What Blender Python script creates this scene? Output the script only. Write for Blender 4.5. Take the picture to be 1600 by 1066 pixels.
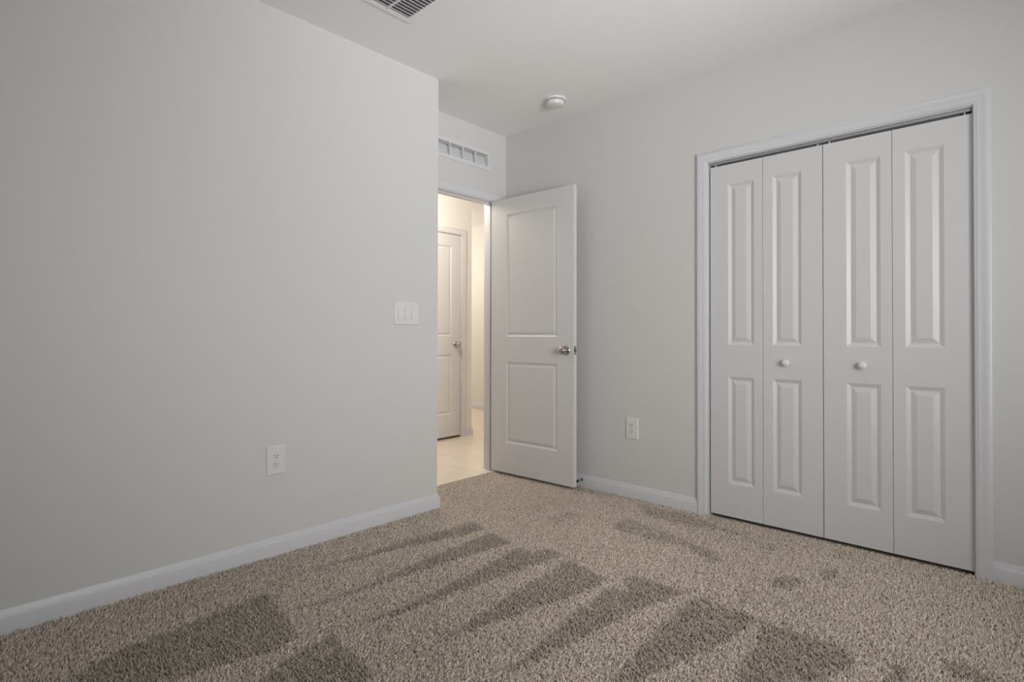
import bpy, bmesh, math, random
import numpy as np
from mathutils import Vector, Matrix

S = bpy.context.scene
for o in list(bpy.data.objects):
    bpy.data.objects.remove(o, do_unlink=True)

# ------------------------------------------------------------------ camera, sky, daylight, exposure
FOCAL, YAW, PITCH, ROLL = 859.62, 0.74919, 0.0096216, 0.0019793
CAM = Vector((-3.1104, -2.9630, 1.0361))
fw = Vector((math.cos(YAW) * math.cos(PITCH), math.sin(YAW) * math.cos(PITCH), math.sin(PITCH)))
r0 = Vector((math.sin(YAW), -math.cos(YAW), 0))
u0 = r0.cross(fw)
rt = r0 * math.cos(ROLL) + u0 * math.sin(ROLL)
up = u0 * math.cos(ROLL) - r0 * math.sin(ROLL)
cd = bpy.data.cameras.new('camera')
cam = bpy.data.objects.new('camera', cd)
S.collection.objects.link(cam)
cam.matrix_world = Matrix(((rt.x, up.x, -fw.x, CAM.x), (rt.y, up.y, -fw.y, CAM.y), (rt.z, up.z, -fw.z, CAM.z), (0, 0, 0, 1)))
cd.sensor_width = 36.0
cd.lens = 36.0 * FOCAL / 1600.0
cd.shift_y = -17.5 / 1600.0
cd.clip_start = 0.02
S.camera = cam

w = bpy.data.worlds.new('World'); S.world = w; w.use_nodes = True
w.node_tree.nodes['Background'].inputs[0].default_value = (0.75, 0.86, 1.0, 1)
w.node_tree.nodes['Background'].inputs[1].default_value = 1.0

def area(name, loc, direction, sx, sy, power, col):
    l = bpy.data.lights.new(name, 'AREA'); l.shape = 'RECTANGLE'; l.size = sx; l.size_y = sy
    l.energy = power; l.color = col
    o = bpy.data.objects.new(name, l); S.collection.objects.link(o)
    o.location = loc
    o.rotation_euler = Vector(direction).to_track_quat('-Z', 'Y').to_euler()
    return o
# daylight that enters through the window wall
WX0, WX1, WZ0, WZ1 = -2.90, -1.40, 0.80, 2.10
YB = -4.35          # window wall
XB = -3.65          # wall opposite the closet
day = area('window_daylight', ((WX0 + WX1) / 2, YB + 0.02, (WZ0 + WZ1) / 2), (0.45, 1, 0.02), WX1 - WX0, WZ1 - WZ0, 26, (1.0, 0.995, 0.985))
day.data.spread = 1.75
# daylight that the window blinds throw up to the ceiling
day = area('window_daylight_upward', ((WX0 + WX1) / 2, YB + 0.02, (WZ0 + WZ1) / 2), (0.35, 1, 0.56), WX1 - WX0, WZ1 - WZ0, 5.2, (1.0, 0.995, 0.985))
day.data.spread = 0.9

S.view_settings.view_transform = 'Standard'
S.view_settings.look = 'None'
S.view_settings.exposure = 0.09
S.view_settings.gamma = 1.0
S.view_settings.use_curve_mapping = False

# ------------------------------------------------------------------ helpers
def mat(name, col, rough=0.5, metal=0.0, bump=0.0, bscale=200.0, spec=0.5):
    m = bpy.data.materials.new(name); m.use_nodes = True
    nt = m.node_tree; b = nt.nodes['Principled BSDF']
    b.inputs['Base Color'].default_value = (*col, 1)
    b.inputs['Roughness'].default_value = rough
    b.inputs['Metallic'].default_value = metal
    b.inputs['Specular IOR Level'].default_value = spec
    tc = nt.nodes.new('ShaderNodeTexCoord')
    nz = nt.nodes.new('ShaderNodeTexNoise'); nz.inputs['Scale'].default_value = bscale
    nz.inputs['Detail'].default_value = 3
    nt.links.new(tc.outputs['Object'], nz.inputs['Vector'])
    mx = nt.nodes.new('ShaderNodeMixRGB'); mx.inputs[0].default_value = 0.02
    mx.blend_type = 'OVERLAY'; mx.inputs[1].default_value = (*col, 1)
    nt.links.new(nz.outputs['Fac'], mx.inputs[2]); nt.links.new(mx.outputs[0], b.inputs['Base Color'])
    if bump:
        bp = nt.nodes.new('ShaderNodeBump'); bp.inputs['Strength'].default_value = bump
        bp.inputs['Distance'].default_value = 0.002
        nt.links.new(nz.outputs['Fac'], bp.inputs['Height']); nt.links.new(bp.outputs[0], b.inputs['Normal'])
    return m

M = {}
M['wall'] = mat('wall_paint', (0.66, 0.65, 0.64), 0.55, bump=0.10, bscale=140, spec=0.35)
M['ceil'] = mat('ceiling_paint', (0.90, 0.905, 0.905), 0.9, bump=0.35, bscale=60, spec=0.2)
M['trim'] = mat('white_trim_paint', (0.67, 0.67, 0.69), 0.35, bump=0.02, bscale=90)
M['door'] = mat('white_door_paint', (0.66, 0.655, 0.655), 0.38, bump=0.03, bscale=160)
M['plastic'] = mat('white_plastic', (0.74, 0.735, 0.73), 0.3)
M['nickel'] = mat('satin_nickel', (0.52, 0.49, 0.45), 0.13, 1.0)
M['steel'] = mat('galvanised_track', (0.46, 0.46, 0.47), 0.45, 0.7)
M['slot'] = mat('dark_slot', (0.03, 0.03, 0.03), 0.6)
M['rubber'] = mat('black_rubber', (0.02, 0.02, 0.02), 0.5)
M['duct_shade'] = mat('duct_shade_grey', (0.22, 0.22, 0.23), 0.7)
M['hall'] = mat('hall_paint', (0.78, 0.76, 0.73), 0.55, bump=0.05, bscale=140)
M['vent'] = mat('white_enamel_metal', (0.70, 0.70, 0.72), 0.35)
M['pad'] = mat('carpet_backing', (0.62, 0.55, 0.48), 0.95)

def tile_mat():
    m = bpy.data.materials.new('hall_tile'); m.use_nodes = True
    nt = m.node_tree; b = nt.nodes['Principled BSDF']
    tc = nt.nodes.new('ShaderNodeTexCoord')
    br = nt.nodes.new('ShaderNodeTexBrick'); br.offset = 0.5
    br.inputs['Color1'].default_value = (0.88, 0.775, 0.65, 1); br.inputs['Color2'].default_value = (0.84, 0.735, 0.61, 1)
    br.inputs['Mortar'].default_value = (0.68, 0.595, 0.50, 1)
    br.inputs['Scale'].default_value = 1.0; br.inputs['Mortar Size'].default_value = 0.004
    br.inputs['Brick Width'].default_value = 0.46; br.inputs['Row Height'].default_value = 0.46
    nz = nt.nodes.new('ShaderNodeTexNoise'); nz.inputs['Scale'].default_value = 6; nz.inputs['Detail'].default_value = 5
    mx = nt.nodes.new('ShaderNodeMixRGB'); mx.blend_type = 'OVERLAY'; mx.inputs[0].default_value = 0.25
    nt.links.new(tc.outputs['Object'], br.inputs['Vector']); nt.links.new(tc.outputs['Object'], nz.inputs['Vector'])
    nt.links.new(br.outputs['Color'], mx.inputs[1]); nt.links.new(nz.outputs['Fac'], mx.inputs[2])
    nt.links.new(mx.outputs[0], b.inputs['Base Color'])
    b.inputs['Roughness'].default_value = 0.16
    return m
M['tile'] = tile_mat()

def carpet_mat():
    m = bpy.data.materials.new('carpet_yarn'); m.use_nodes = True
    nt = m.node_tree; b = nt.nodes['Principled BSDF']
    at = nt.nodes.new('ShaderNodeAttribute'); at.attribute_name = 'yarn'
    nt.links.new(at.outputs['Color'], b.inputs['Base Color'])
    b.inputs['Roughness'].default_value = 0.9; b.inputs['Specular IOR Level'].default_value = 0.1
    return m
M['yarn'] = carpet_mat()

def lamp_mat(col, strength):
    m = bpy.data.materials.new('lamp_glow'); m.use_nodes = True
    b = m.node_tree.nodes['Principled BSDF']
    b.inputs['Emission Color'].default_value = (*col, 1); b.inputs['Emission Strength'].default_value = strength
    return m

def obj(name, bm, m, parent=None, smooth=False, loc=None):
    bmesh.ops.recalc_face_normals(bm, faces=bm.faces)
    me = bpy.data.meshes.new(name); bm.to_mesh(me); bm.free()
    me.materials.append(M[m] if isinstance(m, str) else m)
    if smooth:
        me.polygons.foreach_set('use_smooth', [True] * len(me.polygons))
        me.set_sharp_from_angle(angle=math.radians(35))
    o = bpy.data.objects.new(name, me); S.collection.objects.link(o)
    if parent: o.parent = parent
    if loc: o.location = loc
    return o

def empty(name, loc, rz=0.0):
    o = bpy.data.objects.new(name, None); S.collection.objects.link(o)
    o.location = loc; o.rotation_euler = (0, 0, rz); o.empty_display_size = 0.1
    return o

def tag(o, label, cat, kind=None, group=None):
    o['label'] = label; o['category'] = cat
    if kind: o['kind'] = kind
    if group: o['group'] = group
    return o

def box(bm, x0, x1, y0, y1, z0, z1, bevel=0.0):
    vs = [bm.verts.new((x, y, z)) for z in (z0, z1) for y in (y0, y1) for x in (x0, x1)]
    fs = [bm.faces.new([vs[i] for i in q]) for q in ((0, 2, 3, 1), (4, 5, 7, 6), (0, 1, 5, 4), (2, 6, 7, 3), (0, 4, 6, 2), (1, 3, 7, 5))]
    if bevel:
        es = list({e for f in fs for e in f.edges})
        bmesh.ops.bevel(bm, geom=es, offset=bevel, segments=2, affect='EDGES')

def lathe(bm, prof, mtx, seg=40):
    """prof: (radius, height) from the base up; the axis is local Z of mtx."""
    rings = []
    for r, h in prof:
        if r < 1e-6: rings.append([bm.verts.new(mtx @ Vector((0, 0, h)))])
        else: rings.append([bm.verts.new(mtx @ Vector((r * math.cos(2 * math.pi * k / seg), r * math.sin(2 * math.pi * k / seg), h))) for k in range(seg)])
    for a, b in zip(rings[:-1], rings[1:]):
        for k in range(seg):
            k2 = (k + 1) % seg
            if len(a) == 1 and len(b) == 1: continue
            if len(a) == 1: bm.faces.new((a[0], b[k], b[k2]))
            elif len(b) == 1: bm.faces.new((a[k], a[k2], b[0]))
            else: bm.faces.new((a[k], a[k2], b[k2], b[k]))
    if len(rings[0]) > 1: bm.faces.new(rings[0][::-1])
    if len(rings[-1]) > 1: bm.faces.new(rings[-1])

def strip(bm, paths):
    """paths: polylines of equal length, one per profile point; closed round the profile, capped at both ends."""
    rows = [[bm.verts.new(p) for p in path] for path in paths]
    n = len(rows)
    for i in range(n):
        a, b = rows[i], rows[(i + 1) % n]
        for k in range(len(a) - 1):
            bm.faces.new((a[k], a[k + 1], b[k + 1], b[k]))
    bm.faces.new([r[0] for r in rows]); bm.faces.new([r[-1] for r in rows][::-1])

CASING = [(0, 0), (0, .009), (.002, .0105), (.010, .0115), (.013, .0135), (.017, .0125), (.024, .0135), (.034, .0155), (.040, .0175), (.053, .0175), (.057, .0150), (.057, 0)]
BASE = [(0, -.012), (.014, -.012), (.014, .056), (.0125, .060), (.0095, .063), (.0085, .068), (.0075, .072), (.0045, .077), (.003, .081), (0, .082)]

def casing(a0, a1, zh, place, z0=-.012):
    """door casing round an opening a0..a1 with head zh; place(a, t, z) puts a wall coordinate and thickness in the room."""
    bm = bmesh.new()
    strip(bm, [[place(a0 - u, t, z0), place(a0 - u, t, zh + u), place(a1 + u, t, zh + u), place(a1 + u, t, z0)] for u, t in CASING])
    return bm

def moulding(bm, rows):
    """rows(t, z) -> polyline for one profile point"""
    strip(bm, [rows(t, z) for t, z in BASE])

def panel_face(bm, w, h, panels, rings, y, sgn):
    """one face of a moulded door in the local xz plane at depth y; sgn is the outward direction along y."""
    xs = sorted({0, w} | {v for p in panels for v in (p[0], p[1])}); zs = sorted({0, h} | {v for p in panels for v in (p[2], p[3])})
    V = {}
    def vert(x, z, d=0.0):
        k = (round(x, 5), round(z, 5), round(d, 5))
        if k not in V: V[k] = bm.verts.new((x, y + sgn * d, z))
        return V[k]
    for i in range(len(xs) - 1):
        for j in range(len(zs) - 1):
            x0, x1, z0, z1 = xs[i], xs[i + 1], zs[j], zs[j + 1]
            hit = [p for p in panels if abs(p[0] - x0) < 1e-6 and abs(p[1] - x1) < 1e-6 and abs(p[2] - z0) < 1e-6 and abs(p[3] - z1) < 1e-6]
            if not hit:
                bm.faces.new((vert(x0, z0), vert(x1, z0), vert(x1, z1), vert(x0, z1)))
            else:
                prev = [vert(x0, z0), vert(x1, z0), vert(x1, z1), vert(x0, z1)]
                for ins, d in rings:
                    cur = [vert(x0 + ins, z0 + ins, d), vert(x1 - ins, z0 + ins, d), vert(x1 - ins, z1 - ins, d), vert(x0 + ins, z1 - ins, d)]
                    for k in range(4):
                        bm.faces.new((prev[k], prev[(k + 1) % 4], cur[(k + 1) % 4], cur[k]))
                    prev = cur
                bm.faces.new(prev)

def panel_door(w, h, t, panels, rings, z0=0.0):
    """slab: local x along the width from the hinge, y from 0 (front) to t (back)"""
    bm = bmesh.new()
    panel_face(bm, w, h, panels, rings, 0.0, -1)
    panel_face(bm, w, h, panels, rings, t, 1)
    bmesh.ops.remove_doubles(bm, verts=bm.verts, dist=1e-6)
    be = [e for e in bm.edges if len(e.link_faces) == 1]
    fr = {}
    for e in be:
        for v in e.verts: fr[(round(v.co.x, 4), round(v.co.z, 4), round(v.co.y, 4))] = v
    done = set()
    for e in be:
        if abs(e.verts[0].co.y) > 1e-6 or abs(e.verts[1].co.y) > 1e-6: continue
        a, b = e.verts
        c = fr[(round(b.co.x, 4), round(b.co.z, 4), round(t, 4))]; d = fr[(round(a.co.x, 4), round(a.co.z, 4), round(t, 4))]
        bm.faces.new((a, b, c, d))
    bmesh.ops.translate(bm, verts=bm.verts, vec=(0, 0, z0))
    return bm

KNOB = [(.0330, 0), (.0330, .004), (.0300, .0075), (.0150, .0100), (.0125, .0140), (.0120, .0260), (.0150, .0310), (.0220, .0350), (.0262, .0420), (.0272, .0490), (.0255, .0560), (.0200, .0615), (.0110, .0640), (.0040, .0640), (.0038, .0625), (0, .0625)]

# ------------------------------------------------------------------ room shell
H = 2.588
A = 0.9816          # x of the return wall (room corner beside the doorway)
C = 0.3688          # y of the long left wall
T = 0.115           # partition thickness
JX1 = -0.117        # hinge jamb of the bedroom doorway
JX0 = JX1 - 0.768
JH = 2.053
CY0, CY1, CH = -2.803, -1.624, 2.036   # closet opening
HY = 1.25           # hall wall with the second door
HX = 0.80           # where that wall ends
FX = 2.22           # far hall wall

def structure(name, bm, m, label, cat):
    return tag(obj(name, bm, m), label, cat, 'structure')

bm = bmesh.new(); box(bm, XB, 0, YB, 0.0, -0.10, -0.012)
structure('floor', bm, 'pad', 'bedroom subfloor lying under the taupe carpet', 'floor')
bm = bmesh.new(); box(bm, -2.6, FX, 0.0, 4.2, -0.10, -0.003)
structure('floor_hall', bm, 'tile', 'glossy beige tile floor of the hall seen through the doorway', 'floor')
bm = bmesh.new(); box(bm, XB - T, FX + T, YB - T, 4.2 + T, H, H + 0.10)
structure('ceiling', bm, 'ceil', 'smooth off-white ceiling with an air vent and a smoke detector', 'ceiling')

bm = bmesh.new(); box(bm, XB, -A, -C, -C + T, -0.012, H)
structure('wall_left', bm, 'wall', 'long plain pale grey wall with a switch plate and an outlet', 'wall')
bm = bmesh.new(); box(bm, -A - T, -A, -C + T, 0.0, -0.012, H)
structure('wall_return', bm, 'wall', 'short pale grey return wall leading in to the doorway', 'wall')
bm = bmesh.new()
RG0, RG1, RZ0, RZ1 = -0.818, -0.203, 2.308, 2.397      # hole of the transfer grille
box(bm, -2.6, JX0 - .019, 0, T, -0.012, H)
box(bm, JX1 + .019, 0.0, 0, T, -0.012, H)
box(bm, JX0 - .019, JX1 + .019, 0, T, JH + .019, RZ0)
box(bm, JX0 - .019, RG0, 0, T, RZ0, RZ1); box(bm, RG1, JX1 + .019, 0, T, RZ0, RZ1)
box(bm, JX0 - .019, JX1 + .019, 0, T, RZ1, H)
structure('wall_doorway', bm, 'wall', 'pale grey wall round the open doorway with a grille above it', 'wall')
bm = bmesh.new()
box(bm, 0, T, CY1 + .019, T, -0.012, H)
box(bm, 0, T, YB, CY0 - .019, -0.012, H)
box(bm, 0, T, CY0 - .019, CY1 + .019, CH + .019, H)
structure('wall_right', bm, 'wall', 'pale grey wall that holds the bifold closet', 'wall')
bm = bmesh.new()
box(bm, XB - T, WX0, YB - T, YB, -0.012, H); box(bm, WX1, T, YB - T, YB, -0.012, H)
box(bm, WX0, WX1, YB - T, YB, -0.012, WZ0); box(bm, WX0, WX1, YB - T, YB, WZ1, H)
structure('wall_window', bm, 'wall', 'pale grey wall with the bedroom window', 'wall')
bm = bmesh.new(); box(bm, XB - T, XB, YB, -C + T, -0.012, H)
structure('wall_rear', bm, 'wall', 'pale grey wall opposite the bifold closet', 'wall')

# closet interior
bm = bmesh.new()
box(bm, 0.75, 0.80, -3.0, -1.4, -0.012, H); box(bm, T, 0.75, -3.05, -3.0, -0.012, H); box(bm, T, 0.75, -1.4, -1.35, -0.012, H)
structure('wall_closet', bm, 'wall', 'walls inside the dark closet behind the bifold doors', 'wall')
bm = bmesh.new(); box(bm, 0.0, 0.75, -3.0, -1.4, -0.10, -0.012)
structure('floor_closet', bm, 'pad', 'dark floor inside the closet behind the bifold doors', 'floor')

# hall shell
bm = bmesh.new()
D2W = 0.711; D2X1 = 0.652; D2X0 = D2X1 - D2W - .006
box(bm, -2.6, D2X0 - .019, HY, HY + T, -0.012, H); box(bm, D2X1 + .019, HX, HY, HY + T, -0.012, H)
box(bm, D2X0 - .019, D2X1 + .019, HY, HY + T, 2.072, H)
box(bm, -0.6, HX, HY + T + .6, HY + T + .65, -0.012, H); box(bm, HX - .05, HX, HY + T, HY + T + .6, -0.012, H); box(bm, -0.6, -0.55, HY + T, HY + T + .6, -0.012, H)  # unseen box added behind the hall door so the gap under it stays dark
structure('wall_hall', bm, 'hall', 'warm white hall wall round the closed hall door', 'wall')
bm = bmesh.new(); box(bm, FX, FX + T, T, 4.2, -0.012, H)
structure('wall_hall_far', bm, 'hall', 'warm white far wall of the hall past the corner', 'wall')
bm = bmesh.new(); box(bm, -2.6, FX, 4.2, 4.2 + T, -0.012, H); box(bm, -2.6 - T, -2.6, T, 4.2, -0.012, H); box(bm, T, FX + T, 0, T, -0.012, H)
structure('wall_hall_end', bm, 'hall', 'remaining warm white walls closing off the hall', 'wall')

# baseboards
def base_obj(name, polys, label):
    bm = bmesh.new()
    for f in polys: moulding(bm, f)
    return tag(obj(name, bm, 'trim', smooth=True), label, 'baseboard', 'structure')
base_obj('baseboard_left', [lambda t, z: [(XB, -C - t, z), (-A + t - .003, -C - t, z), (-A + t, -C - t + .003, z), (-A + t, -.0005, z)]],
         'white baseboard along the long left wall, turning its corner')
base_obj('baseboard_right', [lambda t, z: [(-t, -.0005, z), (-t, CY1 + .057, z)], lambda t, z: [(-t, CY0 - .057, z), (-t, YB, z)]],
         'white baseboard along the closet wall on both sides of the closet')
base_obj('baseboard_window', [lambda t, z: [(XB, YB + t, z), (-.014, YB + t, z)]], 'white baseboard along the window wall')
base_obj('baseboard_rear', [lambda t, z: [(XB + t, YB + .014, z), (XB + t, -C - .014, z)]], 'white baseboard along the wall opposite the closet')
base_obj('baseboard_hall', [lambda t, z: [(D2X1 + .06, HY - t, z), (HX + t, HY - t, z), (HX + t, HY + T, z)], lambda t, z: [(-2.6, HY - t, z), (D2X0 - .06, HY - t, z)],
                            lambda t, z: [(FX - t, T, z), (FX - t, 4.2, z)], lambda t, z: [(JX1 + .06, T + t, z), (FX - .014, T + t, z)]],
         'white baseboards of the hall beyond the doorway')

# ------------------------------------------------------------------ bedroom doorway: frame and casing
f1 = tag(empty('trim_1', (0, 0, 0)), 'white door frame and casing round the open bedroom doorway', 'door frame', 'structure')
bm = bmesh.new()
box(bm, JX0 - .019, JX0, 0, T, -.01, JH + .019); box(bm, JX1, JX1 + .019, 0, T, -.01, JH + .019); box(bm, JX0, JX1, 0, T, JH, JH + .019)
obj('jamb', bm, 'trim', f1)
bm = bmesh.new()
box(bm, JX0, JX0 + .011, .040, .075, -.002, JH, .002); box(bm, JX1 - .011, JX1, .040, .075, -.002, JH, .002); box(bm, JX0 + .011, JX1 - .011, .040, .075, JH - .011, JH, .002)
obj('stop', bm, 'trim', f1)
obj('casing', casing(JX0 - .005, JX1 + .005, JH + .005, lambda a, t, z: (a, -t, z)), 'trim', f1, True)
obj('casing', casing(JX0 - .005, JX1 + .005, JH + .005, lambda a, t, z: (a, T + t, z)), 'trim', f1, True)

# ------------------------------------------------------------------ bedroom door, swung open against the closet wall
DW, DH, DT = 0.752, 2.032, 0.035
RING2 = [(.003, -.0012), (.014, -.0085), (.018, -.0085), (.034, -.0020), (.036, -.0020)]
P2 = [(.148, .617, .222, .822), (.148, .617, 1.006, 1.914)]
d1 = tag(empty('door_1', (-0.1584, -0.0034, 0.0), math.radians(-90) + 0.03749), 'white two-panel bedroom door standing open with a nickel knob', 'door', 'structure')
# local x runs from the hinge to the latch, local y = 0 is the face turned to the room, y = DT the face towards the closet wall
def door_slab(parent, w, panels, mirror=False):
    return obj('slab', panel_door(w, DH, DT, panels, RING2, .018), 'door', parent)
def knob_set(parent, x, z, yface, out, name='knob'):
    bm = bmesh.new(); d = Vector((0, out, 0))
    lathe(bm, KNOB, Matrix.Translation((x, yface, z)) @ d.to_track_quat('Z', 'X').to_matrix().to_4x4())
    return obj(name, bm, 'nickel', parent, True)

door_slab(d1, DW, P2)
knob_set(d1, DW - .062, .933, 0.0, -1); knob_set(d1, DW - .062, .933, DT, 1)
bm = bmesh.new(); box(bm, DW - .001, DW + .0012, .005, .030, .905, .962, .0006)
lp = obj('latch_plate', bm, 'nickel', d1)
bm = bmesh.new(); box(bm, DW, DW + .010, .011, .024, .924, .944, .003)
obj('latch_bolt', bm, 'nickel', lp)
for hz in (.25, 1.03, 1.81):
    bm = bmesh.new(); box(bm, -.0022, .0005, .004, .034, hz, hz + .089)
    lathe(bm, [(.0055, 0), (.0055, .089), (.003, .093), (0, .093)], Matrix.Translation((-.001, .041, hz)), 16)
    obj('hinge', bm, 'nickel', d1, True)

# ------------------------------------------------------------------ hall door, closed, with its frame
f3 = tag(empty('trim_3', (0, 0, 0)), 'white frame and casing of the closed hall door', 'door frame', 'structure')
bm = bmesh.new()
box(bm, D2X0 - .019, D2X0, HY, HY + T, -.003, 2.072); box(bm, D2X1, D2X1 + .019, HY, HY + T, -.003, 2.072); box(bm, D2X0, D2X1, HY, HY + T, 2.053, 2.072)
obj('jamb', bm, 'trim', f3)
obj('casing', casing(D2X0 - .005, D2X1 + .005, 2.058, lambda a, t, z: (a, HY - t, z), -.003), 'trim', f3, True)
d2 = tag(empty('door_2', (D2X0 + .003, HY + .004, 0.0)), 'white two-panel door closed at the far side of the hall', 'door', 'structure')
obj('slab', panel_door(D2W, DH, DT, [(.118, D2W - .118, .222, .822), (.118, D2W - .118, 1.006, 1.914)], RING2, .018), 'door', d2)
knob_set(d2, D2W - .060, .940, 0.0, -1)
bm = bmesh.new(); box(bm, D2W - .004, D2W + .0035, -.003, .002, .905, .962, .0006)
obj('strike_plate', bm, 'nickel', d2)

# ------------------------------------------------------------------ closet: frame, track, bifold doors
f2 = tag(empty('trim_2', (0, 0, 0)), 'white casing and jambs round the bifold closet', 'closet frame', 'structure')
bm = bmesh.new()
box(bm, 0, T, CY1, CY1 + .019, -.012, CH + .019); box(bm, 0, T, CY0 - .019, CY0, -.012, CH + .019); box(bm, 0, T, CY0, CY1, CH, CH + .019)
obj('jamb', bm, 'trim', f2)
obj('casing', casing(CY0 - .005, CY1 + .005, CH + .005, lambda a, t, z: (-t, a, z)), 'trim', f2, True)
tr = tag(empty('trim_4', (0, 0, 0)), 'grey metal track above the bifold closet doors', 'track', 'structure')
bm = bmesh.new()
box(bm, .012, .0135, CY0 + .004, CY1 - .004, CH - .014, CH); box(bm, .044, .0455, CY0 + .004, CY1 - .004, CH - .014, CH); box(bm, .0135, .044, CY0 + .004, CY1 - .004, CH - .002, CH)
obj('channel', bm, 'steel', tr)
bm = bmesh.new()
for y in (CY1 - .030, CY0 + .006): box(bm, .015, .042, y, y + .024, CH - .013, CH - .003)
obj('pivot_bracket', bm, 'steel', tr)

RING1 = [(.002, -.0006), (.018, -.0090), (.021, -.0090), (.043, -.0014)]
LW, LZ0, LH = 0.2905, 0.0133, 1.9964
def leaf(parent, x0, panel_x, first):
    ps = [(panel_x, panel_x + .145, .199 - LZ0, .804 - LZ0), (panel_x, panel_x + .145, .982 - LZ0, 1.899 - LZ0)]
    bm = panel_door(LW, LH, .035, ps, RING1, LZ0)
    bmesh.ops.translate(bm, verts=bm.verts, vec=(x0, 0, 0))
    o = obj('leaf', bm, 'door', parent)
    return o
KN = [(.0085, 0), (.0085, .008), (.0110, .013), (.0160, .0175), (.0185, .0235), (.0180, .0290), (.0130, .0335), (.0060, .0355), (0, .0360)]
def bifold(name, y0, knob_leaf, label):
    d = tag(empty(name, (.012, y0, 0), math.radians(-90)), label, 'closet door', 'structure')
    a = leaf(d, 0, .1010, True); b = leaf(d, LW + .0020, .0485, False)
    bm = bmesh.new()
    kx = .1010 + .0725 if knob_leaf == 0 else LW + .0020 + .0485 + .0725
    lathe(bm, KN, Matrix.Translation((kx, 0, .893)) @ Vector((0, -1, 0)).to_track_quat('Z', 'X').to_matrix().to_4x4())
    obj('knob', bm, 'plastic', (a, b)[knob_leaf], True)
    for x, l in ((.024, a), (2 * LW - .024, b)):
        bm = bmesh.new(); lathe(bm, [(.0042, 0), (.0042, .020), (0, .021)], Matrix.Translation((x, .0175, LZ0 + LH)), 16)
        obj('pivot_pin', bm, 'plastic', l, True)
    for z in (.30, 1.0, 1.72):
        bm = bmesh.new(); box(bm, LW - .018, LW + .020, .0352, .0375, z, z + .06)
        obj('hinge', bm, 'nickel', a)
    return d
bifold('door_3', -1.6325, 1, 'white bifold closet door pair nearer the bedroom door, knob on its second leaf')
bifold('door_4', -1.6325 - 2 * LW - .0055, 0, 'white bifold closet door pair farther from the bedroom door, knob on its first leaf')

# ------------------------------------------------------------------ window
wn = tag(empty('window_1', (0, 0, 0)), 'white single-hung window that lights the bedroom', 'window', 'structure')
bm = bmesh.new()
box(bm, WX0, WX0 + .045, YB - .10, YB - .05, WZ0, WZ1); box(bm, WX1 - .045, WX1, YB - .10, YB - .05, WZ0, WZ1)
box(bm, WX0 + .045, WX1 - .045, YB - .10, YB - .05, WZ0, WZ0 + .05); box(bm, WX0 + .045, WX1 - .045, YB - .10, YB - .05, WZ1 - .05, WZ1)
box(bm, WX0 + .045, WX1 - .045, YB - .095, YB - .06, (WZ0 + WZ1) / 2 - .02, (WZ0 + WZ1) / 2 + .02)
obj('window_frame', bm, 'trim', wn)
bm = bmesh.new(); box(bm, WX0 - .03, WX1 + .03, YB - .05, YB + .035, WZ0 - .022, WZ0, .003)
obj('window_sill', bm, 'trim', wn)

# ------------------------------------------------------------------ wall plates
def plate(bm, w, h, t, bevel=.003):
    """rounded plate in local xz, standing out to -y"""
    n0 = len(bm.verts)
    a = [(-w / 2, -h / 2), (w / 2, -h / 2), (w / 2, h / 2), (-w / 2, h / 2)]
    rows = []
    for ins, y in ((0, 0), (0, -t * .35), (.0022, -t * .85), (.006, -t)):
        rows.append([bm.verts.new((x - math.copysign(ins, x), y, z - math.copysign(ins, z))) for x, z in a])
    for r, q in zip(rows[:-1], rows[1:]):
        for k in range(4): bm.faces.new((r[k], r[(k + 1) % 4], q[(k + 1) % 4], q[k]))
    bm.faces.new(rows[-1]); bm.faces.new(rows[0][::-1])

def screw(parent, x, z, y):
    bm = bmesh.new(); q = Vector((0, -1, 0)).to_track_quat('Z', 'X').to_matrix().to_4x4()
    lathe(bm, [(.0036, 0), (.0032, .0010), (0, .0014)], Matrix.Translation((x, y, z)) @ q, 16)
    s = obj('screw', bm, 'plastic', parent, True)

sw = tag(empty('light_switch', (-1.213, -C, 1.160)), 'white three-gang rocker light switch plate on the long left wall', 'light switch')
bm = bmesh.new(); plate(bm, .168, .132, .007); obj('plate', bm, 'plastic', sw)
for k in (-1, 0, 1):
    x = k * .046
    bm = bmesh.new()
    # recess surround and a rocker paddle tilted on its middle
    for q in ((x - .0180, x - .0165, -.0345, .0345), (x + .0165, x + .0180, -.0345, .0345), (x - .0165, x + .0165, -.0345, -.0330), (x - .0165, x + .0165, .0330, .0345)):
        box(bm, q[0], q[1], -.0074, -.006, q[2], q[3])
    fr = obj('rocker_frame', bm, 'slot2' if 'slot2' in M else 'plastic', sw)
    bm = bmesh.new()
    vs = [[(x - .0155, y, z), (x + .0155, y, z)] for y, z in ((-.005, -.0320), (-.0140, -.0320), (-.0105, 0), (-.0085, .0320), (-.005, .0320))]
    vv = [[bm.verts.new(p) for p in r] for r in vs]
    for a, b in zip(vv, vv[1:] + vv[:1]): bm.faces.new((a[0], a[1], b[1], b[0]))
    bm.faces.new([r[0] for r in vv]); bm.faces.new([r[1] for r in vv][::-1])
    obj('rocker', bm, 'plastic', sw)
    for z in (-.0485, .0485): screw(sw, x, z, -.0068)

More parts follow.
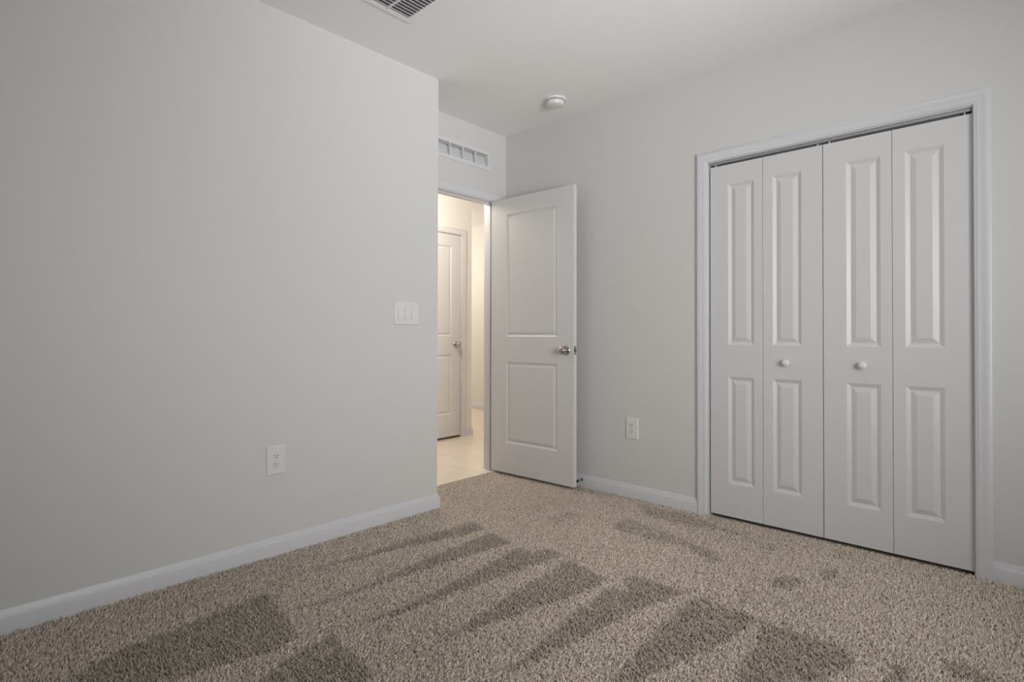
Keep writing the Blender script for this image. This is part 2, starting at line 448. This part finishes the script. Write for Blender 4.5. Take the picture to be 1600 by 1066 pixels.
def outlet(loc, rz, label):
    t = tag(empty('electrical_outlet', loc, rz), label, 'outlet', None, 'duplex outlets on the bedroom walls')
    bm = bmesh.new(); plate(bm, .089, .137, .007); obj('plate', bm, 'plastic', t)
    screw(t, 0, 0, -.0068)
    q = Vector((0, -1, 0)).to_track_quat('Z', 'X').to_matrix().to_4x4()
    for z in (.0195, -.0195):
        bm = bmesh.new(); pts = []
        for k in range(32):
            a = 2 * math.pi * k / 32
            pts.append((.0172 * math.cos(a), max(-.0138, min(.0138, .0172 * math.sin(a)))))
        rows = [[bm.verts.new((px * s, y, z + pz * s)) for px, pz in pts] for s, y in ((1, -.005), (1, -.0082), (.93, -.0092))]
        for r, p in zip(rows[:-1], rows[1:]):
            for k in range(32): bm.faces.new((r[k], r[(k + 1) % 32], p[(k + 1) % 32], p[k]))
        bm.faces.new(rows[-1]); bm.faces.new(rows[0][::-1])
        r = obj('receptacle', bm, 'plastic', t, True)
        bm = bmesh.new()
        box(bm, -.0078, -.0054, -.0095, -.0086, z - .0010, z + .0078); box(bm, .0054, .0078, -.0095, -.0086, z - .0010, z + .0066)
        lathe(bm, [(.0028, 0), (.0028, .0009)], Matrix.Translation((0, -.0086, z - .0072)) @ q, 16)
        obj('slots', bm, 'slot', r)
    return t
outlet((-1.961, -C, .443), 0, 'white duplex outlet low on the long left wall')
outlet((0, -1.125, .442), math.radians(-90), 'white duplex outlet low on the wall between door and closet')

# ------------------------------------------------------------------ transfer grille above the doorway
gr = tag(empty('air_grille', (0, 0, 0)), 'white slotted air transfer grille above the open doorway', 'air grille')
bm = bmesh.new(); m_ = .028
box(bm, RG0 - m_, RG0, -.006, .002, RZ0 - m_, RZ1 + m_, .0015); box(bm, RG1, RG1 + m_, -.006, .002, RZ0 - m_, RZ1 + m_, .0015)
box(bm, RG0, RG1, -.006, .002, RZ0 - m_, RZ0, .0015); box(bm, RG0, RG1, -.006, .002, RZ1, RZ1 + m_, .0015)
obj('frame', bm, 'vent', gr)
for k in range(1, 5):
    x = RG0 + k * (RG1 - RG0) / 5
    bm = bmesh.new(); box(bm, x - .004, x + .004, -.004, .009, RZ0, RZ1)
    obj('divider', bm, 'vent', gr)
bm = bmesh.new(); box(bm, RG0, RG1, .058, .062, RZ0, RZ1)
strip(bm, [[(RG0, .010, RZ0 + .004), (RG1, .010, RZ0 + .004)], [(RG0, .050, RZ1 - .002), (RG1, .050, RZ1 - .002)], [(RG0, .053, RZ1 - .002), (RG1, .053, RZ1 - .002)], [(RG0, .010, RZ0 + .001), (RG1, .010, RZ0 + .001)]])
obj('blade', bm, 'vent', gr)
for px in (RG1 + .017,):
    for z in ((RZ0 + RZ1) / 2,):
        bm = bmesh.new(); lathe(bm, [(.004, 0), (.0035, .0012), (0, .0018)], Matrix.Translation((px, -.006, z)) @ Vector((0, -1, 0)).to_track_quat('Z', 'X').to_matrix().to_4x4(), 16)
        obj('screw', bm, 'steel', gr, True)

# ------------------------------------------------------------------ ceiling air register
VX0, VX1, VY0, VY1 = -1.776, -1.466, -1.043, -.733
cv = tag(empty('ceiling_vent', (0, 0, 0)), 'white square louvred air vent in the bedroom ceiling', 'air vent')
bm = bmesh.new(); fm = .036
def bev_frame(bm, x0, x1, y0, y1, ins, zt, drop):
    a = [(x0, y0), (x1, y0), (x1, y1), (x0, y1)]; b = [(x0 + ins, y0 + ins), (x1 - ins, y0 + ins), (x1 - ins, y1 - ins), (x0 + ins, y1 - ins)]
    e = [(x0 + .006, y0 + .006), (x1 - .006, y0 + .006), (x1 - .006, y1 - .006), (x0 + .006, y1 - .006)]
    rows = [[bm.verts.new((x, y, z)) for x, y in r] for r, z in ((a, zt), (a, zt - drop * .4), (e, zt - drop), (b, zt - drop), (b, zt))]
    for r, q in zip(rows, rows[1:] + rows[:1]):
        for k in range(4): bm.faces.new((r[k], r[(k + 1) % 4], q[(k + 1) % 4], q[k]))
bev_frame(bm, VX0, VX1, VY0, VY1, fm, H, .006); obj('frame', bm, 'ceil', cv)
bm = bmesh.new(); box(bm, (VX0 + VX1) / 2 - .006, (VX0 + VX1) / 2 + .006, VY0 + fm, VY1 - fm, H - .010, H - .003); obj('centre_bar', bm, 'vent', cv)
n = 11
for k in range(n):
    y = VY1 - fm - .012 - k * (VY1 - VY0 - 2 * fm - .016) / (n - 1)
    bm = bmesh.new()
    strip(bm, [[(VX0 + fm, y - .0080, H - .0085), (VX1 - fm, y - .0080, H - .0085)], [(VX0 + fm, y + .0040, H - .0006), (VX1 - fm, y + .0040, H - .0006)], [(VX0 + fm, y + .0060, H - .0014), (VX1 - fm, y + .0060, H - .0014)], [(VX0 + fm, y - .0055, H - .0100), (VX1 - fm, y - .0055, H - .0100)]])
    obj('louvre', bm, 'vent', cv)
bm = bmesh.new(); box(bm, VX0 + fm, VX1 - fm, VY0 + fm, VY1 - fm, H - .0004, H + .0); obj('duct_shade', bm, 'duct_shade', cv)  # flat dark sheet, the shade inside the vent put into its colour

# ------------------------------------------------------------------ smoke detector
sd = tag(empty('smoke_detector', (-.274, -.710, H)), 'round white smoke detector on the ceiling above the bedroom door', 'smoke detector')
dn = Matrix.Rotation(math.pi, 4, 'X')
bm = bmesh.new(); lathe(bm, [(.0745, 0), (.0745, .006), (.0720, .0100), (.0660, .0120), (.0540, .0125), (0, .0125)], dn, 56); obj('mounting_base', bm, 'plastic', sd, True)
bm = bmesh.new(); lathe(bm, [(.0520, .0125), (.0520, .0165), (0, .0165)], dn, 56); obj('sensor_gap', bm, 'slot', sd, True)
bm = bmesh.new(); lathe(bm, [(.0500, .0165), (.0590, .0165), (.0580, .0300), (.0540, .0380), (.0450, .0425), (.0200, .0445), (0, .0448)], dn, 56); obj('cover', bm, 'plastic', sd, True)

# ------------------------------------------------------------------ door stop on the baseboard
ds = tag(empty('door_stop', (-.014, -.742, .047)), 'small door stop with black tip on the baseboard behind the open door', 'door stop')
q = Vector((-1, 0, 0)).to_track_quat('Z', 'X').to_matrix().to_4x4()
bm = bmesh.new(); lathe(bm, [(.011, 0), (.011, .003), (.005, .006), (.0045, .050), (.0055, .052)], q, 24); obj('rod', bm, 'nickel', ds, True)
bm = bmesh.new(); lathe(bm, [(.0085, .050), (.0092, .054), (.0092, .063), (.0070, .067), (0, .067)], q, 24); obj('tip', bm, 'rubber', ds, True)

# ------------------------------------------------------------------ hall lamps
def dome_lamp(x, y, drop, power, label, group, col):
    t = tag(empty('ceiling_lamp', (x, y, H)), label, 'ceiling lamp', None, group)
    bm = bmesh.new(); lathe(bm, [(.07, 0), (.07, .02), (.02, .03), (.008, .035), (.008, drop), (.15, drop), (.15, drop + .02), (.14, drop + .025), (0, drop + .025)], dn, 48); obj('base', bm, 'nickel', t, True)
    bm = bmesh.new(); lathe(bm, [(.135, drop + .025), (.135, drop + .040), (.115, drop + .070), (.07, drop + .088), (0, drop + .094)], dn, 48); obj('lamp_shade', bm, lamp_mat((1.0, .80, .58), 3.0), t, True)
    l = bpy.data.lights.new('ceiling_lamp_light', 'POINT'); l.energy = power; l.color = col; l.shadow_soft_size = .12
    o = bpy.data.objects.new('ceiling_lamp_light', l); S.collection.objects.link(o); o.parent = t; o.location = (0, 0, -.20 - drop)
dome_lamp(-.35, .62, .16, 31, 'pendant lamp on the hall ceiling just outside the bedroom doorway', 'hall ceiling lamps', (1.0, .90, .78))
dome_lamp(1.05, 3.1, .32, 41, 'pendant lamp on the hall ceiling past the hall corner', 'hall ceiling lamps', (1.0, .90, .78))


# ------------------------------------------------------------------ carpet: twisted yarn tufts with vacuum tracks in the nap
TRACKS = [
    [(-1.013, -0.708), (-1.255, -0.703), (-1.496, -0.68), (-1.682, -0.678), (-1.915, -0.648), (-2.145, -0.642), (-1.922, -0.661), (-1.699, -0.704), (-1.529, -0.727), (-1.322, -0.79), (-1.126, -0.84), (-1.035, -0.839)],
    [(-1.061, -0.909), (-1.379, -0.922), (-1.638, -0.944), (-1.863, -0.968), (-2.039, -0.955), (-2.228, -0.917), (-2.042, -0.966), (-1.873, -0.985), (-1.681, -1.003), (-1.466, -1.026), (-1.241, -1.058), (-1.14, -1.082), (-1.077, -1.075)],
    [(-1.113, -1.147), (-1.385, -1.193), (-1.621, -1.208), (-1.839, -1.22), (-1.981, -1.214), (-2.075, -1.198), (-1.865, -1.257), (-1.676, -1.273), (-1.474, -1.296), (-1.418, -1.31), (-1.206, -1.333), (-1.034, -1.368), (-1.016, -1.273), (-1.116, -1.236), (-1.102, -1.182)],
    [(-1.057, -1.42), (-1.263, -1.448), (-1.414, -1.446), (-1.636, -1.479), (-1.815, -1.5), (-1.87, -1.502), (-2.121, -1.523), (-1.87, -1.513), (-1.721, -1.538), (-1.568, -1.587), (-1.426, -1.623), (-1.222, -1.659), (-1.11, -1.656)],
    [(-1.163, -1.713), (-1.322, -1.727), (-1.496, -1.738), (-1.635, -1.759), (-1.776, -1.778), (-1.917, -1.811), (-1.83, -1.805), (-1.682, -1.832), (-1.461, -1.859), (-1.229, -1.892), (-0.988, -1.958), (-1.0, -1.709), (-1.065, -1.714), (-1.149, -1.794)],
    [(-0.996, -1.996), (-1.137, -2.002), (-1.322, -2.011), (-1.481, -2.023), (-1.673, -2.049), (-1.775, -2.052), (-1.719, -2.113), (-1.59, -2.114), (-1.464, -2.156), (-1.264, -2.212), (-1.006, -2.249)],
    [(-1.014, -2.257), (-1.184, -2.298), (-1.376, -2.319), (-1.504, -2.342), (-1.349, -2.478), (-1.255, -2.509), (-1.081, -2.571), (-1.011, -2.521), (-1.011, -2.34)],
    [(-1.013, -2.649), (-1.141, -2.666), (-1.105, -2.705), (-0.994, -2.684)],
    [(-0.888, -2.758), (-0.849, -2.809), (-0.878, -2.88), (-0.92, -2.903), (-0.967, -2.817), (-0.938, -2.769)],
    [(-2.158, -0.735), (-2.174, -0.934), (-2.216, -1.12), (-2.319, -1.157), (-2.432, -1.114), (-2.586, -1.087), (-2.758, -1.002), (-2.811, -0.865), (-2.632, -0.779), (-2.435, -0.763), (-2.298, -0.745)],
    [(-2.125, -1.2), (-2.14, -1.304), (-2.148, -1.456), (-2.209, -1.588), (-2.469, -1.311), (-2.419, -1.274), (-2.328, -1.24), (-2.203, -1.209)],
    [(-0.089, -1.239), (-0.061, -1.432), (-0.118, -1.711), (-0.188, -1.918), (-0.197, -1.744), (-0.261, -1.603), (-0.241, -1.359)],
    [(-0.558, -1.324), (-0.347, -1.296), (-0.405, -1.451), (-0.443, -1.673), (-0.507, -1.873), (-0.602, -1.966), (-0.635, -1.891), (-0.53, -1.732), (-0.555, -1.631), (-0.566, -1.436)],
    [(-0.567, -2.279), (-0.627, -2.277), (-0.678, -2.247), (-0.694, -2.206), (-0.663, -2.177), (-0.603, -2.178), (-0.549, -2.209), (-0.534, -2.251)],
    [(-0.373, -2.368), (-0.422, -2.369), (-0.457, -2.352), (-0.459, -2.329), (-0.427, -2.311), (-0.377, -2.309), (-0.34, -2.326), (-0.339, -2.35)],
    [(-0.237, -2.079), (-0.284, -2.079), (-0.324, -2.057), (-0.335, -2.025), (-0.31, -2.001), (-0.263, -2.0), (-0.221, -2.023), (-0.21, -2.056)],
    [(-0.863, -2.178), (-0.899, -2.183), (-0.926, -2.172), (-0.928, -2.152), (-0.904, -2.134), (-0.867, -2.129), (-0.839, -2.14), (-0.838, -2.161)],
    [(-0.54, -1.905), (-0.6, -1.918), (-0.64, -1.905), (-0.64, -1.875), (-0.598, -1.844), (-0.536, -1.829), (-0.493, -1.842), (-0.495, -1.874)],
    [(-0.097, -2.377), (-0.156, -2.375), (-0.202, -2.352), (-0.208, -2.32), (-0.171, -2.298), (-0.111, -2.298), (-0.063, -2.323), (-0.057, -2.356)],
    [(-0.503, -1.081), (-0.548, -1.09), (-0.593, -1.066), (-0.612, -1.023), (-0.594, -0.984), (-0.548, -0.973), (-0.502, -0.998), (-0.483, -1.043)],
    [(-0.638, -1.051), (-0.667, -1.058), (-0.694, -1.045), (-0.705, -1.018), (-0.692, -0.993), (-0.663, -0.984), (-0.635, -0.998), (-0.624, -1.025)],
    [(-0.833, -0.593), (-0.854, -0.602), (-0.875, -0.593), (-0.883, -0.571), (-0.875, -0.549), (-0.854, -0.54), (-0.833, -0.549), (-0.825, -0.571)],
]
def in_poly(x, y, poly):
    r = np.zeros(len(x), bool); n = len(poly)
    for i in range(n):
        x0, y0 = poly[i]; x1, y1 = poly[(i + 1) % n]
        if y0 == y1: continue
        c = ((y0 > y) != (y1 > y)) & (x < (x1 - x0) * (y - y0) / (y1 - y0) + x0)
        r ^= c
    return r
def build_carpet():
    rng = np.random.default_rng(7)
    N = 340000
    x = rng.uniform(XB + .02, 0.0, N); y = rng.uniform(YB + .02, 0.0, N)
    k = ((y < -C - .012) | (x > -A + .012)) & (y < -.002)
    k &= (x < -.016) | ((y < CY1) & (y > CY0))
    x, y = x[k], y[k]; n = len(x)
    # nap: tracks brushed the other way
    jx = x + rng.normal(0, .005, n); jy = y + rng.normal(0, .005, n)
    track = np.zeros(n)
    strength = [1.0] * 11 + [.70, .65, .85, .75] + [.45] * 7      # vacuum tracks, then fainter scuffs and footprints
    for p, a in zip(TRACKS, strength): track = np.maximum(track, a * in_poly(jx, jy, p))
    # slow drift of the nap
    drift = .5 * np.sin(3.1 * x + 1.7 * y + .6) + .5 * np.sin(5.3 * y - 2.2 * x + 2.0)
    ang = np.where(track > .5, math.pi, 0.0) + rng.normal(0, 1.1, n)
    lean = rng.uniform(.90, 1.45, n)
    # pile that stands up straight: the brushed-back tracks, and side areas stood up so their gaps imitate light falling off
    edge_shade = np.maximum(1 / (1 + np.exp((x + 2.35 + .12 * np.sin(5 * y)) / .10)), 1 / (1 + np.exp((y - .75 * x + 1.80 + .08 * np.sin(6 * x)) / .20)))
    upright = np.clip(np.maximum(.8 * track, .9 * edge_shade), 0, 1)
    lean = lean * (1 - .62 * upright)
    L = rng.uniform(.013, .022, n)
    wid = rng.uniform(.0017, .0029, n)
    dx, dy = np.cos(ang), np.sin(ang)
    z0 = np.full(n, -.012)
    # spine: base, middle, tip (curling)
    curl = rng.normal(0, .8, n)
    P = np.zeros((n, 3, 3))
    P[:, 0] = np.stack([x, y, z0], 1)
    h1, r1 = L * .55 * np.cos(lean * .5), L * .55 * np.sin(lean * .5)
    P[:, 1] = P[:, 0] + np.stack([dx * r1, dy * r1, h1], 1)
    d2x, d2y = np.cos(ang + curl), np.sin(ang + curl)
    h2, r2 = L * .5 * np.cos(lean), L * .5 * np.sin(lean)
    P[:, 2] = P[:, 1] + np.stack([d2x * r2, d2y * r2, h2], 1)
    # three-sided tufts
    V = np.zeros((n, 7, 3)); tw = rng.uniform(0, 2 * math.pi, n)
    for j in range(3):
        a = tw + j * 2 * math.pi / 3
        off = np.stack([np.cos(a), np.sin(a), np.zeros(n)], 1)
        V[:, j] = P[:, 0] + off * (wid * .8)[:, None]
        off2 = np.stack([np.cos(a + .7) , np.sin(a + .7), -.35 * np.cos(a + .7 - ang)], 1)
        V[:, 3 + j] = P[:, 1] + off2 * wid[:, None]
    V[:, 6] = P[:, 2]
    V[:, :, 0] = np.minimum(V[:, :, 0], np.where((y < CY1) & (y > CY0), .10, -.0145)[:, None])
    quad = np.array([[0, 1, 4, 3], [1, 2, 5, 4], [2, 0, 3, 5]]); tri = np.array([[3, 4, 6], [4, 5, 6], [5, 3, 6]])
    base = (np.arange(n) * 7)[:, None]
    loops = np.concatenate([(base + quad.reshape(-1)[None]), (base + tri.reshape(-1)[None])], 1).reshape(-1)
    tot = np.tile(np.array([4, 4, 4, 3, 3, 3]), n); start = np.concatenate([[0], np.cumsum(tot)[:-1]])
    me = bpy.data.meshes.new('carpet')
    me.vertices.add(n * 7); me.loops.add(len(loops)); me.polygons.add(n * 6)
    me.vertices.foreach_set('co', V.reshape(-1).astype(np.float32))
    me.loops.foreach_set('vertex_index', loops.astype(np.int32))
    me.polygons.foreach_set('loop_start', start.astype(np.int32))
    me.update(calc_edges=True); me.validate()
    b = np.array([.76, .66, .565])
    f = rng.normal(1.0, .16, n).clip(.55, 1.5) * (1 - .29 * track) * (1 + .06 * drift)  # tracks also darkened in yarn colour, standing in for shade in the brushed pile
    warm = rng.normal(0, .012, n)
    c = np.minimum(b[None] * f[:, None] * np.stack([1 + warm, np.ones(n), 1 - warm], 1), .95)
    col = np.ones((n, 7, 4), np.float32); col[:, :, :3] = c[:, None, :]
    at = me.color_attributes.new('yarn', 'FLOAT_COLOR', 'POINT'); at.data.foreach_set('color', col.reshape(-1))
    me.materials.append(M['yarn'])
    o = bpy.data.objects.new('carpet', me); S.collection.objects.link(o)
    return tag(o, 'taupe twisted-pile wall-to-wall carpet with dark vacuum tracks', 'carpet', 'stuff')
build_carpet()
